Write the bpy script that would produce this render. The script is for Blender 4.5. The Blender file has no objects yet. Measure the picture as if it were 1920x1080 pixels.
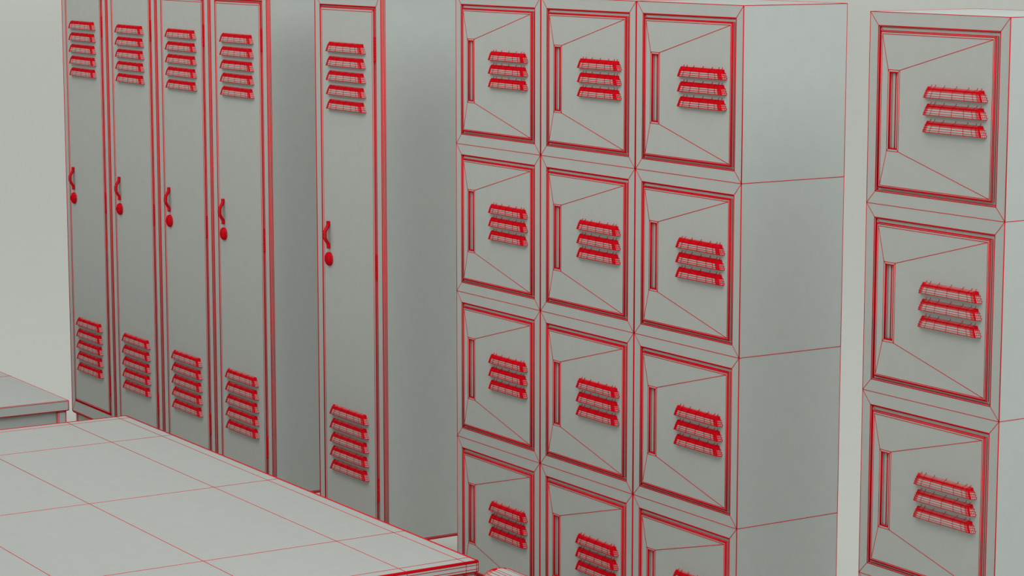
import bpy, bmesh, math
from mathutils import Vector, Matrix

C = bpy.context.scene.collection
S = 0.45            # metres per locker width
FLOOR = -4.14       # floor level in locker widths below the locker tops


def W(x, y, z):
    return Vector((x * S, y * S, (z - FLOOR) * S))


def L(x, y, z):     # local coordinates, scale only
    return Vector((x * S, y * S, z * S))


# ------------------------------------------------------------------ materials
def mat(name, col, rough=0.7, noise=0.0, scale=60.0, spec=0.25):
    m = bpy.data.materials.new(name)
    m.use_nodes = True
    nt = m.node_tree
    b = nt.nodes['Principled BSDF']
    b.inputs['Roughness'].default_value = rough
    b.inputs['Specular IOR Level'].default_value = spec
    if noise > 0:
        tc = nt.nodes.new('ShaderNodeTexCoord')
        n = nt.nodes.new('ShaderNodeTexNoise')
        n.inputs['Scale'].default_value = scale
        n.inputs['Detail'].default_value = 3
        nt.links.new(tc.outputs['Object'], n.inputs['Vector'])
        r = nt.nodes.new('ShaderNodeValToRGB')
        r.color_ramp.elements[0].position = 0.3
        r.color_ramp.elements[1].position = 0.7
        r.color_ramp.elements[0].color = tuple(c * (1 - noise) for c in col) + (1,)
        r.color_ramp.elements[1].color = tuple(min(1, c * (1 + noise)) for c in col) + (1,)
        nt.links.new(n.outputs['Fac'], r.inputs['Fac'])
        nt.links.new(r.outputs['Color'], b.inputs['Base Color'])
    else:
        b.inputs['Base Color'].default_value = (*col, 1)
    return m


CLAY = mat('grey_clay', (0.445, 0.457, 0.425), 0.75, 0.015, 25)
WIRE = mat('red_line', (0.66, 0.002, 0.010), 0.8, 0, spec=0.05)
BACK = mat('studio_paper', (0.660, 0.664, 0.612), 0.9, 0.006, 3, spec=0.0)


# ------------------------------------------------------------------ mesh builder
class MB:
    """Collects faces and the red edge lines of ONE mesh."""

    def __init__(self):
        self.v = []
        self.f = []
        self.w = []
        self.smooth = set()

    def add(self, pts, smooth=False):
        i = len(self.v)
        self.v += [Vector(p) for p in pts]
        if smooth:
            self.smooth.add(len(self.f))
        self.f.append(tuple(range(i, i + len(pts))))

    def line(self, a, b, k=1.0):
        a, b = Vector(a), Vector(b)
        if (a - b).length > 1e-6:
            self.w.append((a, b, k))

    def loop(self, pts, k=1.0):
        for i in range(len(pts)):
            self.line(pts[i], pts[(i + 1) % len(pts)], k)

    def ring(self, A, B, cross=True, smooth=False):
        n = len(A)
        for i in range(n):
            j = (i + 1) % n
            self.add([A[i], A[j], B[j], B[i]], smooth)
            if cross:
                self.line(A[i], B[i])

    def grid(self, G, smooth=True, lines=True):
        for i in range(len(G) - 1):
            for j in range(len(G[0]) - 1):
                self.add([G[i][j], G[i][j + 1], G[i + 1][j + 1], G[i + 1][j]], smooth)
        if lines:
            for i in range(len(G)):
                for j in range(len(G[0])):
                    if i + 1 < len(G):
                        self.line(G[i][j], G[i + 1][j])
                    if j + 1 < len(G[0]):
                        self.line(G[i][j], G[i][j + 1])

    def box(self, a, b, bev=0.0, seg=2, lines=True, skip_front=False, k=1.0):
        """box from corner a to corner b, bevelled, every edge drawn"""
        bm = bmesh.new()
        bmesh.ops.create_cube(bm, size=1)
        for v in bm.verts:
            v.co = Vector(((a[i] + b[i]) / 2 + v.co[i] * (b[i] - a[i])) for i in range(3))
        if bev > 0:
            bmesh.ops.bevel(bm, geom=bm.edges[:], offset=bev, segments=seg, profile=0.5, affect='EDGES')
        for fc in bm.faces:
            if skip_front and fc.normal.y < -0.99:
                continue
            self.add([v.co.copy() for v in fc.verts], False)
        if lines:
            for e in bm.edges:
                self.line(e.verts[0].co.copy(), e.verts[1].co.copy(), k)
        bm.free()

    def build(self, name, r, parent=None, loc=None, scale=S, mat=None):
        """r: radius of the red lines in locker widths"""
        bm = bmesh.new()
        for k, f in enumerate(self.f):
            vs = [bm.verts.new(self.v[i]) for i in f]
            try:
                fc = bm.faces.new(vs)
                fc.material_index = 0
                fc.smooth = k in self.smooth
            except ValueError:
                pass
        bmesh.ops.remove_doubles(bm, verts=bm.verts[:], dist=1e-5)
        bmesh.ops.recalc_face_normals(bm, faces=bm.faces[:])
        seen = set()
        N = 6
        self.w.sort(key=lambda q: -q[2])
        r0 = r
        for a, b, k_ in self.w:
            r = r0 * k_
            key = tuple(sorted((tuple(round(c, 5) for c in a), tuple(round(c, 5) for c in b))))
            if key in seen:
                continue
            seen.add(key)
            d = (b - a).normalized()
            up = Vector((0, 0, 1)) if abs(d.z) < 0.9 else Vector((0, 1, 0))
            u = d.cross(up).normalized()
            v = d.cross(u)
            e = d * r * 0.6
            ra = [bm.verts.new(a - e + (u * math.cos(t) + v * math.sin(t)) * r) for t in [2 * math.pi * k / N for k in range(N)]]
            rb = [bm.verts.new(b + e + (u * math.cos(t) + v * math.sin(t)) * r) for t in [2 * math.pi * k / N for k in range(N)]]
            for k in range(N):
                fc = bm.faces.new([ra[k], ra[(k + 1) % N], rb[(k + 1) % N], rb[k]])
                fc.material_index = 1
                fc.smooth = True
            for q in (ra[::-1], rb):
                fc = bm.faces.new(q)
                fc.material_index = 1
        me = bpy.data.meshes.new(name)
        for v in bm.verts:
            v.co *= scale
        bm.to_mesh(me)
        bm.free()
        me.materials.append(mat or CLAY)
        me.materials.append(WIRE)
        o = bpy.data.objects.new(name, me)
        C.objects.link(o)
        if parent is not None:
            o.parent = parent
        if loc is not None:
            o.location = loc
        return o


def rect(x0, x1, z0, z1, y):
    return [Vector((x0, y, z0)), Vector((x1, y, z0)), Vector((x1, y, z1)), Vector((x0, y, z1))]


def thing(name, label, cat, loc, group=None):
    o = bpy.data.objects.new(name, None)
    o.empty_display_size = 0.1
    C.objects.link(o)
    o.location = loc
    o['label'] = label
    o['category'] = cat
    if group:
        o['group'] = group
    return o


def copy_tree(root, parent=None):
    c = root.copy()
    C.objects.link(c)
    if parent is not None:
        c.parent = parent
    for ch in list(root.children):
        copy_tree(ch, c)
    return c


# ------------------------------------------------------------------ louvre
def louver_mb(bw, tw, h, e, ticks):
    """pressed vent hood, open below. bw/tw bottom and top widths, h height, e how far it stands out.
    local origin: middle of the top edge on the door face; -y is outwards"""
    m = MB()
    ts = [0, .012, .025, .04, .115, .28, .5, .72, .875, .95, .966, .983, 1]
    # profile from the top edge to the bottom lip : (z fraction, protrusion fraction)
    prof = [(0, 0), (.04, .26), (.08, .44), (.12, .57), (.16, .67), (.20, .75), (.25, .81), (.31, .86), (.38, .89), (.58, .93), (.79, .97), (1.0, 1.0)]
    G = []
    for zf, ef in prof:
        half_base = (tw + (bw - tw) * zf) / 2
        half = half_base - ef * e * 0.80
        G.append([Vector((-half + 2 * half * t, -ef * e, -h * zf)) for t in ts])
    m.grid(G)
    # sloping end caps down to the door
    for s in (0, -1):
        sg = -1 if s == 0 else 1
        E = []
        for k, (zf, ef) in enumerate(prof):
            half_base = (tw + (bw - tw) * zf) / 2
            p = G[k][s]
            base = Vector((sg * half_base, 0, -h * zf))
            row = []
            for q in (0, .04, .08, .13, .19, .28, .50, .75, 1):
                bulge = math.sin(q * math.pi) * e * 0.10
                row.append(p.lerp(base, q) + Vector((sg * bulge, -bulge, 0)))
            E.append(row)
        m.grid(E)
    # thickness of the lip, seen only from below
    bot = G[-1]
    inner = [p + Vector((0, e * 0.12, 0.0)) for p in bot]
    m.grid([bot, inner], lines=False)
    # the hollow behind the lip
    back = [Vector((p.x, -0.0005, -h * 0.9)) for p in bot]
    m.grid([inner, back], lines=False)
    if ticks:
        for t in ts[3:-3]:
            p = G[0][0].lerp(G[0][-1], t)
            m.line(p, p + Vector((.007, -0.001, .011)))
        hb = bw / 2
        for zf in (.35, .6, .82):
            half_base = (tw + (bw - tw) * zf) / 2
            p = Vector((half_base, 0, -h * zf))
            m.line(p, p + Vector((.009, -0.001, -.001)))
            p = Vector((-half_base, 0, -h * zf))
            m.line(p, p + Vector((-.012, -0.001, -.001)))
    return m


# ------------------------------------------------------------------ box locker column (4 doors)
H = 0.9579
D = 0.7177
BW = 0.9915


def box_column(label, x, y, r, r2):
    t = thing('box_locker', label, 'locker', W(x, y, FLOOR), 'four-door box locker columns')
    top = -FLOOR
    b = MB()
    for k in range(4):
        z1 = top - k * H
        z0 = z1 - H
        o = rect(0, BW, z0, z1, 0)
        a = rect(.0635, BW - .0635, z0 + .0645, z1 - .0675, 0)
        c = rect(.0685, BW - .0685, z0 + .0695, z1 - .0725, .005)
        d = rect(.0685, BW - .0685, z0 + .0695, z1 - .0725, .010)
        b.ring(o, a)
        b.loop([o[0], o[0]]); b.line(o[0], o[1]); b.line(o[3], o[2]); b.line(o[0], o[3], 1.2); b.line(o[1], o[2], 1.5)
        b.loop(a, 1.45)
        b.ring(a, c)
        b.loop(c, 1.45)
        b.ring(c, d, cross=False)
        b.loop(d)
        b.line(d[0], d[0] + Vector((.03, 0, .03)))
        b.line(d[3], d[3] + Vector((.02, 0, -.02)))
        b.add(d)
        # shell
        B = rect(0, BW, z0, z1, D)
        b.add([o[0], o[3], B[3], B[0]])
        b.add([o[1], B[1], B[2], o[2]])
        b.add(B)
        b.loop(B)
        for i in range(4):
            b.line(o[i], B[i])
    zb = top - 4 * H
    b.add([(0, 0, top), (BW, 0, top), (BW, D, top), (0, D, top)])
    b.add([(0, 0, zb), (BW, 0, zb), (BW, D, zb), (0, D, zb)])
    b.build('body', r, t)
    for lx in (.03, BW - .09):
        for ly in (.03, D - .09):
            m = MB()
            m.box((lx, ly, 0.0), (lx + .06, ly + .06, zb - .001), .004, 1)
            m.build('leg', r, t)
    # one door, then copies
    x0, x1, z0, z1 = .0895, BW - .0865, -.872, -.092
    f = .0145
    m = MB()
    d0 = rect(x0, x1, z0, z1, .0095)
    d1 = rect(x0, x1, z0, z1, -.004)
    d2 = rect(x0 + .005, x1 - .005, z0 + .005, z1 - .005, -.008)
    d3 = rect(x0 + f, x1 - f, z0 + .0115, z1 - .0155, -.008)
    m.ring(d0, d1, cross=False)
    m.loop(d0, 1.3)
    m.loop(d1, 1.6)
    m.ring(d1, d2)
    m.loop(d2, 1.5)
    m.ring(d2, d3, cross=False)
    m.loop(d3)
    s0 = rect(.151, .237, -.685, -.282, -.008)
    s1 = rect(.1625, .2245, -.6735, -.2935, -.007)
    m.ring(d3, s0)
    m.loop(s0)
    m.ring(s0, s1)
    m.loop(s1)
    door = m.build('door', r, t)
    door.location = L(0, 0, top)
    m = MB()
    s2 = rect(.165, .222, -.671, -.296, -.003)
    s3 = rect(.165, .222, -.671, -.296, .008)
    s4 = rect(.168, .219, -.668, -.299, .009)
    m.ring(s1, s2)
    m.loop(s1, 1.6)
    m.loop(s2, 1.6)
    # pocket deeper than the door: wall to the back
    p3 = rect(.165, .222, -.671, -.296, .0085)
    m.ring(s2, p3, cross=False)
    m.loop(p3)
    m.add(p3)
    m.line((.190, .008, -.671), (.190, .008, -.296))
    m.line((.194, .008, -.671), (.194, .008, -.296))
    m.build('handle_slot', r, door)
    lo = None
    for k in range(3):
        if lo is None:
            lo = louver_mb(.438, .384, .052, .026, True).build('louver', r2, door)
        else:
            lo = lo.copy()
            C.objects.link(lo)
            lo.parent = door
        lo.location = L(.6415, -.0081, -.351 - k * .0835)
    for k in range(1, 4):
        d = copy_tree(door, t)
        d.location = L(0, 0, top - k * H)
    return t


cols = [box_column('four-door grey box locker at the left of the three joined columns', .008, 0, .0020, .0022)]
for k, lab in ((1, 'four-door grey box locker in the middle of the three joined columns'),
               (2, 'four-door grey box locker at the right of the joined columns, bare side showing')):
    c = copy_tree(cols[0])
    c.location = W(.008 + k * .9985, 0, FLOOR)
    c['label'] = lab
box_column('separate four-door grey box locker at the far right, largest doors, standing alone', 4.058, -.0247, .0017, .0015)

# ------------------------------------------------------------------ tall lockers
TW = 0.9832


def tall_locker(label, x, r, r2):
    t = thing('tall_locker', label, 'locker', W(x + .0025, 0, FLOOR), 'tall single-door lockers')
    top = -FLOOR
    zb = top - 3.83
    bv = .021
    b = MB()
    b.box((0, 0, zb), (TW, D, top), bv, 4, skip_front=True, k=1.25)
    o = rect(bv, TW - bv, zb + bv, top - bv, 0)
    a = rect(.095, TW - .087, zb + .119, top - .115, 0)
    c = rect(.099, TW - .091, zb + .122, top - .119, .005)
    b.ring(o, a)
    b.loop(a, 1.4)
    b.ring(a, c)
    b.loop(c, 1.4)
    d = rect(.099, TW - .091, zb + .122, top - .119, .010)
    b.ring(c, d, cross=False)
    b.add(d)
    b.build('body', r, t)
    # base: front toe board and four corner legs
    m = MB()
    m.box((.055, .035, .004), (TW - .055, .05, zb + .002), 0, 1, lines=True)
    m.build('toe_board', r, t)
    for lx, ly in ((.03, .03), (TW - .055, .03), (.03, D - .06), (TW - .055, D - .06)):
        m = MB()
        m.box((lx, ly, 0), (lx + .025, ly + .03, zb + .002), 0, 1)
        m.build('leg', r, t)
    m = MB()
    x0, x1, z0, z1 = .112, TW - .104, -3.699, -.130
    d0 = rect(x0, x1, z0, z1, .0095)
    d1 = rect(x0, x1, z0, z1, -.003)
    d2 = rect(x0 + .005, x1 - .005, z0 + .005, z1 - .005, -.007)
    d3 = rect(x0 + .024, x1 - .025, z0 + .014, z1 - .020, -.007)
    m.ring(d0, d1, cross=False)
    m.loop(d0, 1.3)
    m.loop(d1, 1.3)
    m.ring(d1, d2)
    m.loop(d2, 1.3)
    m.ring(d2, d3)
    m.loop(d3)
    m.add(d3)
    door = m.build('door', r, t)
    door.location = L(0, 0, top)
    lo = None
    for z in [-.373 - .1 * k for k in range(5)] + [-2.945 - .0997 * k for k in range(5)]:
        if lo is None:
            lo = louver_mb(.545, .468, .0625, .030, False).build('louver', r2, door)
        else:
            lo = lo.copy()
            C.objects.link(lo)
            lo.parent = door
        lo.location = L(.4905, -.0071, z)
    # hinges : knuckle barrels in the gap on the right
    hg = None
    for z in (-.402, -1.884, -3.445):
        if hg is None:
            m = MB()
            n = 12
            rr = .0085
            zs = [-.082 + .164 * k / 12 for k in range(13)]
            for a_, b_ in zip(zs, zs[1:]):
                A = [Vector((math.cos(k * 2 * math.pi / n) * rr, math.sin(k * 2 * math.pi / n) * rr, a_)) for k in range(n)]
                B = [Vector((p.x, p.y, b_)) for p in A]
                m.ring(A, B, smooth=True)
                m.loop(A)
                m.loop(B)
            m.add([Vector((math.cos(k * 2 * math.pi / n) * rr, math.sin(k * 2 * math.pi / n) * rr, .082)) for k in range(n)])
            m.add([Vector((math.cos(k * 2 * math.pi / n) * rr, math.sin(k * 2 * math.pi / n) * rr, -.082)) for k in range(n)])
            hg = m.build('hinge', r2, door)
        else:
            hg = hg.copy()
            C.objects.link(hg)
            hg.parent = door
        hg.location = L(x1 + .006, -.003, z)
    # bow handle
    m = MB()
    pts = []
    n = 36
    for k in range(n + 1):
        s = k / n
        z = -.096 + .192 * s
        q = min(1, max(0, (abs(z) - .012) / .066))
        e = .029 * (1 - (q * q * (3 - 2 * q)))
        pts.append((e, z))
    G = []
    for e, z in pts:
        hw = .014 + .005 * (1 - abs(z) / .096)
        G.append([Vector((hw * math.cos(a_), -.0005 - e - .0085 - .010 * math.sin(a_), z)) for a_ in [k * 2 * math.pi / 14 for k in range(15)]])
    m.grid(G)
    m.add(G[0][:-1])
    m.add(G[-1][:-1])
    h = m.build('handle', r2, door)
    h.location = L(.212, -.007, -1.732)
    # round dial lock
    m = MB()
    G = []
    n = 36
    for rr, e in ((.047, 0), (.047, .005), (.047, .010), (.0455, .014), (.043, .0175), (.040, .0195), (.036, .0215), (.032, .024), (.028, .027), (.023, .029), (.017, .030), (.011, .0305), (.0005, .0305)):
        G.append([Vector((rr * math.cos(a_), -e, rr * math.sin(a_))) for a_ in [k * 2 * math.pi / n for k in range(n + 1)]])
    m.grid(G)
    k_ = m.build('dial_lock', r2, door)
    k_.location = L(.216, -.0071, -1.903)
    return t


t0 = tall_locker('leftmost tall grey locker, its left edge next to the bare backdrop', -6.615, .0022, .0021)
for k, lab in ((1, 'second tall grey locker from the left in the row of four'),
               (2, 'third tall grey locker from the left in the row of four'),
               (3, 'rightmost tall grey locker of the joined row of four, side panel showing')):
    c = copy_tree(t0)
    c.location = W(-6.6125 + k * .9905, 0, FLOOR)
    c['label'] = lab
c = copy_tree(t0)
c.location = W(-1.936, 0, FLOOR)
c['label'] = 'single tall grey locker standing apart between the row of four and the box lockers'


# ------------------------------------------------------------------ benches
def rrect(x0, x1, y0, y1, rad, z, ins=0, n=5):
    x0 += ins; x1 -= ins; y0 += ins; y1 -= ins
    rad = max(rad - ins, .002)
    out = []
    for cx, cy, a0 in ((x1 - rad, y1 - rad, 0), (x0 + rad, y1 - rad, 90), (x0 + rad, y0 + rad, 180), (x1 - rad, y0 + rad, 270)):
        for k in range(n + 1):
            a = math.radians(a0 + 90 * k / n)
            out.append(Vector((cx + rad * math.cos(a), cy + rad * math.sin(a), z)))
    return out


def slab_legs(t, X0, X1, Y0, Y1, ztop, r, lw=.075):
    """apron and four legs under a top from (X0..X1, Y0..Y1); local coords"""
    m = MB()
    a, b = .045, .06
    O = [(X0 + a, Y0 + a), (X1 - a, Y0 + a), (X1 - a, Y1 - a), (X0 + a, Y1 - a)]
    I = [(X0 + b, Y0 + b), (X1 - b, Y0 + b), (X1 - b, Y1 - b), (X0 + b, Y1 - b)]
    zt, zl = ztop, ztop - .20
    rings = [[Vector((p[0], p[1], zt)) for p in O], [Vector((p[0], p[1], zl)) for p in O],
             [Vector((p[0], p[1], zl)) for p in I], [Vector((p[0], p[1], zt)) for p in I]]
    for i in range(4):
        m.ring(rings[i], rings[(i + 1) % 4], cross=False)
    m.build('apron', r, t)
    for x in (X0 + .02, X1 - .02 - lw):
        for y in (Y0 + .012, Y1 - .012 - lw):
            m = MB()
            m.box((x, y, 0), (x + lw, y + lw, ztop - .0005), .012, 2)
            m.build('leg', r, t)


# big rounded-edge bench in the foreground
bx0, bx1, by0, by1 = -2.825, 2.085, -3.735, -1.105
cx, cy = (bx0 + bx1) / 2, (by0 + by1) / 2
hx, hy = (bx1 - bx0) / 2, (by1 - by0) / 2
t = thing('bench', 'wide low bench in the foreground, top ruled into large panels', 'bench', W(cx, cy, FLOOR))
ZT = -3.1 - FLOOR
m = MB()
r_ = .0020
levels = [(.017, 0), (.007, -.001), (.003, -.003), (0, -.007), (0, -.022), (0, -.045), (0, -.058), (.003, -.063), (.010, -.067)]
loops = [rrect(-hx, hx, -hy, hy, .022, ZT + z, ins) for ins, z in levels]
m.add(loops[0])
for i_, lp in enumerate(loops):
    m.loop(lp, 1.7 if 0 < i_ < 4 else 1)
for A, B in zip(loops, loops[1:]):
    m.ring(A, B, cross=False, smooth=False)
n = 6
for q in range(0, len(loops[0]), 2):
    for A, B in zip(loops, loops[1:]):
        m.line(A[q], B[q])
m.add(loops[-1])
for gx in (-hx + .095, -hx + .82, 0, hx - .82, hx - .095):
    m.line((gx, -hy + .02, ZT), (gx, hy - .02, ZT))
    for s in (-1, 1):
        pr = [(hy - i_, z_) for i_, z_ in levels]
        for p, q in zip(pr, pr[1:]):
            m.line((gx, s * p[0], ZT + p[1]), (gx, s * q[0], ZT + q[1]))
for gy in (-hy + .09, -hy + .47, 0, hy - .47, hy - .09):
    m.line((-hx + .02, gy, ZT), (hx - .02, gy, ZT))
    for s in (-1, 1):
        pr = [(hx - i_, z_) for i_, z_ in levels]
        for p, q in zip(pr, pr[1:]):
            m.line((s * p[0], gy, ZT + p[1]), (s * q[0], gy, ZT + q[1]))
# mid lines, the half way row of panels
for gy in (-.855, .855):
    pass
m.build('bench_top', r_, t)
slab_legs(t, -hx, hx, -hy, hy, ZT - .067, r_)

# square-edged bench at the left
bx0, bx1, by0, by1 = -8.39, -3.59, -3.86, -1.24
cx, cy = (bx0 + bx1) / 2, (by0 + by1) / 2
hx, hy = (bx1 - bx0) / 2, (by1 - by0) / 2
t = thing('bench', 'square-edged low bench behind the foreground one, left of the tall lockers', 'bench', W(cx, cy, FLOOR))
m = MB()
m.box((-hx, -hy, ZT - .078), (hx, hy, ZT), .005, 1)
for gx in (-hx + 1.2, 0, hx - 1.2):
    m.loop([Vector((gx, -hy, ZT)), Vector((gx, hy, ZT)), Vector((gx, hy, ZT - .078)), Vector((gx, -hy, ZT - .078))])
m.build('bench_top', .0020, t)
slab_legs(t, -hx, hx, -hy, hy, ZT - .078, .0020)

# padded bench, only its rounded corner shows
bx0, bx1, by0, by1 = 2.345, 4.65, -1.305, -1.085
cx, cy = (bx0 + bx1) / 2, (by0 + by1) / 2
hx, hy = (bx1 - bx0) / 2, (by1 - by0) / 2
t = thing('padded_bench', 'narrow padded bench with a rounded end, cut off by the bottom edge of the photo', 'bench', W(cx, cy, FLOOR))
m = MB()
ZP = ZT + .045
lv = []
R_ = .085
for k in range(8):
    a = math.radians(90 * k / 7)
    lv.append((R_ * (1 - math.sin(a)) + .0, -R_ * (1 - math.cos(a))))
lv += [(0, -.13)] + [(R_ * .5 * (1 - math.cos(math.radians(a))), -.13 - R_ * .5 * math.sin(math.radians(a))) for a in (30, 60, 90)]
loops = [rrect(-hx, hx, -hy, hy, .105, ZP + z, ins, 8) for ins, z in lv]
m.add(loops[0], True)
for lp in loops:
    m.loop(lp)
for A, B in zip(loops, loops[1:]):
    m.ring(A, B, cross=True, smooth=True)
m.add(loops[-1])
m.build('cushion', .0016, t)
slab_legs(t, -hx, hx, -hy, hy, ZP - .176, .0016)

# ------------------------------------------------------------------ setting: seamless studio sweep
ctr = (-2.0, 1.0)
RF = 150.0


def struct(name, m):
    o = m.build(name, .001, mat=BACK)
    o['kind'] = 'structure'
    for p in o.data.polygons:
        p.use_smooth = True
    return o


m = MB()
n = 96
ringp = [Vector((ctr[0] + RF * math.cos(2 * math.pi * k / n), ctr[1] + RF * math.sin(2 * math.pi * k / n), 0)) for k in range(n)]
m.add(ringp)
struct('floor', m)
m = MB()
RC = 40.0
prof = [(RF, 0)] + [(RF + RC * math.sin(math.radians(a)), RC * (1 - math.cos(math.radians(a)))) for a in range(5, 91, 5)] + [(RF + RC, 60)]
G = []
for rr, z in prof:
    G.append([Vector((ctr[0] + rr * math.cos(math.radians(a)), ctr[1] + rr * math.sin(math.radians(a)), z)) for a in [-22.5 + 5.625 * k for k in range(49)]])
m.grid(G, lines=False)
struct('wall_back', m)

# ------------------------------------------------------------------ light
w = bpy.data.worlds.new('World')
bpy.context.scene.world = w
w.use_nodes = True
nt = w.node_tree
bg = nt.nodes['Background']
bg.inputs['Color'].default_value = (0.985, 1.0, 0.985, 1)
tc = nt.nodes.new('ShaderNodeTexCoord')
dp = nt.nodes.new('ShaderNodeVectorMath')
dp.operation = 'DOT_PRODUCT'
dp.inputs[1].default_value = (0.78, -0.06, 0.80)
ad = nt.nodes.new('ShaderNodeMath')
ad.operation = 'ADD'
ad.inputs[1].default_value = 0.12
nt.links.new(tc.outputs['Generated'], dp.inputs[0])
nt.links.new(dp.outputs['Value'], ad.inputs[0])
mx = nt.nodes.new('ShaderNodeMath')
mx.operation = 'MAXIMUM'
mx.inputs[1].default_value = 0.06
nt.links.new(ad.outputs[0], mx.inputs[0])
nt.links.new(mx.outputs[0], bg.inputs['Strength'])
# cooler sky towards +x, neutral elsewhere
sx = nt.nodes.new('ShaderNodeSeparateXYZ')
mr = nt.nodes.new('ShaderNodeMapRange')
mr.inputs['From Min'].default_value = 0.1
mr.inputs['From Max'].default_value = 0.9
cm = nt.nodes.new('ShaderNodeMix')
cm.data_type = 'RGBA'
cm.inputs['A'].default_value = (1.0, 1.0, 0.965, 1)
cm.inputs['B'].default_value = (0.86, 0.955, 1.03, 1)
nt.links.new(tc.outputs['Generated'], sx.inputs[0])
nt.links.new(sx.outputs['X'], mr.inputs['Value'])
nt.links.new(mr.outputs['Result'], cm.inputs['Factor'])
nt.links.new(cm.outputs['Result'], bg.inputs['Color'])


def area(name, loc, target, size, power, col=(1, 1, 1)):
    l = bpy.data.lights.new(name, 'AREA')
    l.shape = 'DISK'
    l.size = size
    l.energy = power
    l.color = col
    o = bpy.data.objects.new(name, l)
    C.objects.link(o)
    o.location = loc
    o.rotation_euler = (Vector(target) - Vector(loc)).to_track_quat('-Z', 'Y').to_euler()
    return o


strip = area('fill_front', (-0.3, -1.5, 2.85), (-0.3, 0.1, 1.4), 1.2, 31, (1, 1, .98))  # added fill strip: brightens the upper doors, weaker towards the floor
strip.data.shape = 'RECTANGLE'
strip.data.size = 6.5
strip.data.size_y = 1.0
area('fill_side', (3.9, 0.3, 4.0), (0.5, 0.2, 1.2), 2.8, 62, (.90, .965, 1))  # added cool fill lifting the locker sides that face +x

# ------------------------------------------------------------------ camera
f, yaw, pitch = 4594.29, -1.0064, -0.1457
Cp = W(13.4821, -8.1072, 0.4085)
fw = Vector((math.sin(yaw) * math.cos(pitch), math.cos(yaw) * math.cos(pitch), math.sin(pitch)))
rt = Vector((math.cos(yaw), -math.sin(yaw), 0))
up = rt.cross(fw)
cam = bpy.data.cameras.new('camera')
co = bpy.data.objects.new('camera', cam)
C.objects.link(co)
M = Matrix((rt, up, -fw)).transposed().to_4x4()
M.translation = Cp
co.matrix_world = M
cam.sensor_width = 36
cam.lens = f / 1920 * 36
cam.clip_end = 200
sc = bpy.context.scene
sc.camera = co
sc.view_settings.view_transform = 'Standard'
sc.view_settings.look = 'None'
sc.view_settings.exposure = 0
sc.view_settings.gamma = 1
sc.view_settings.use_curve_mapping = False
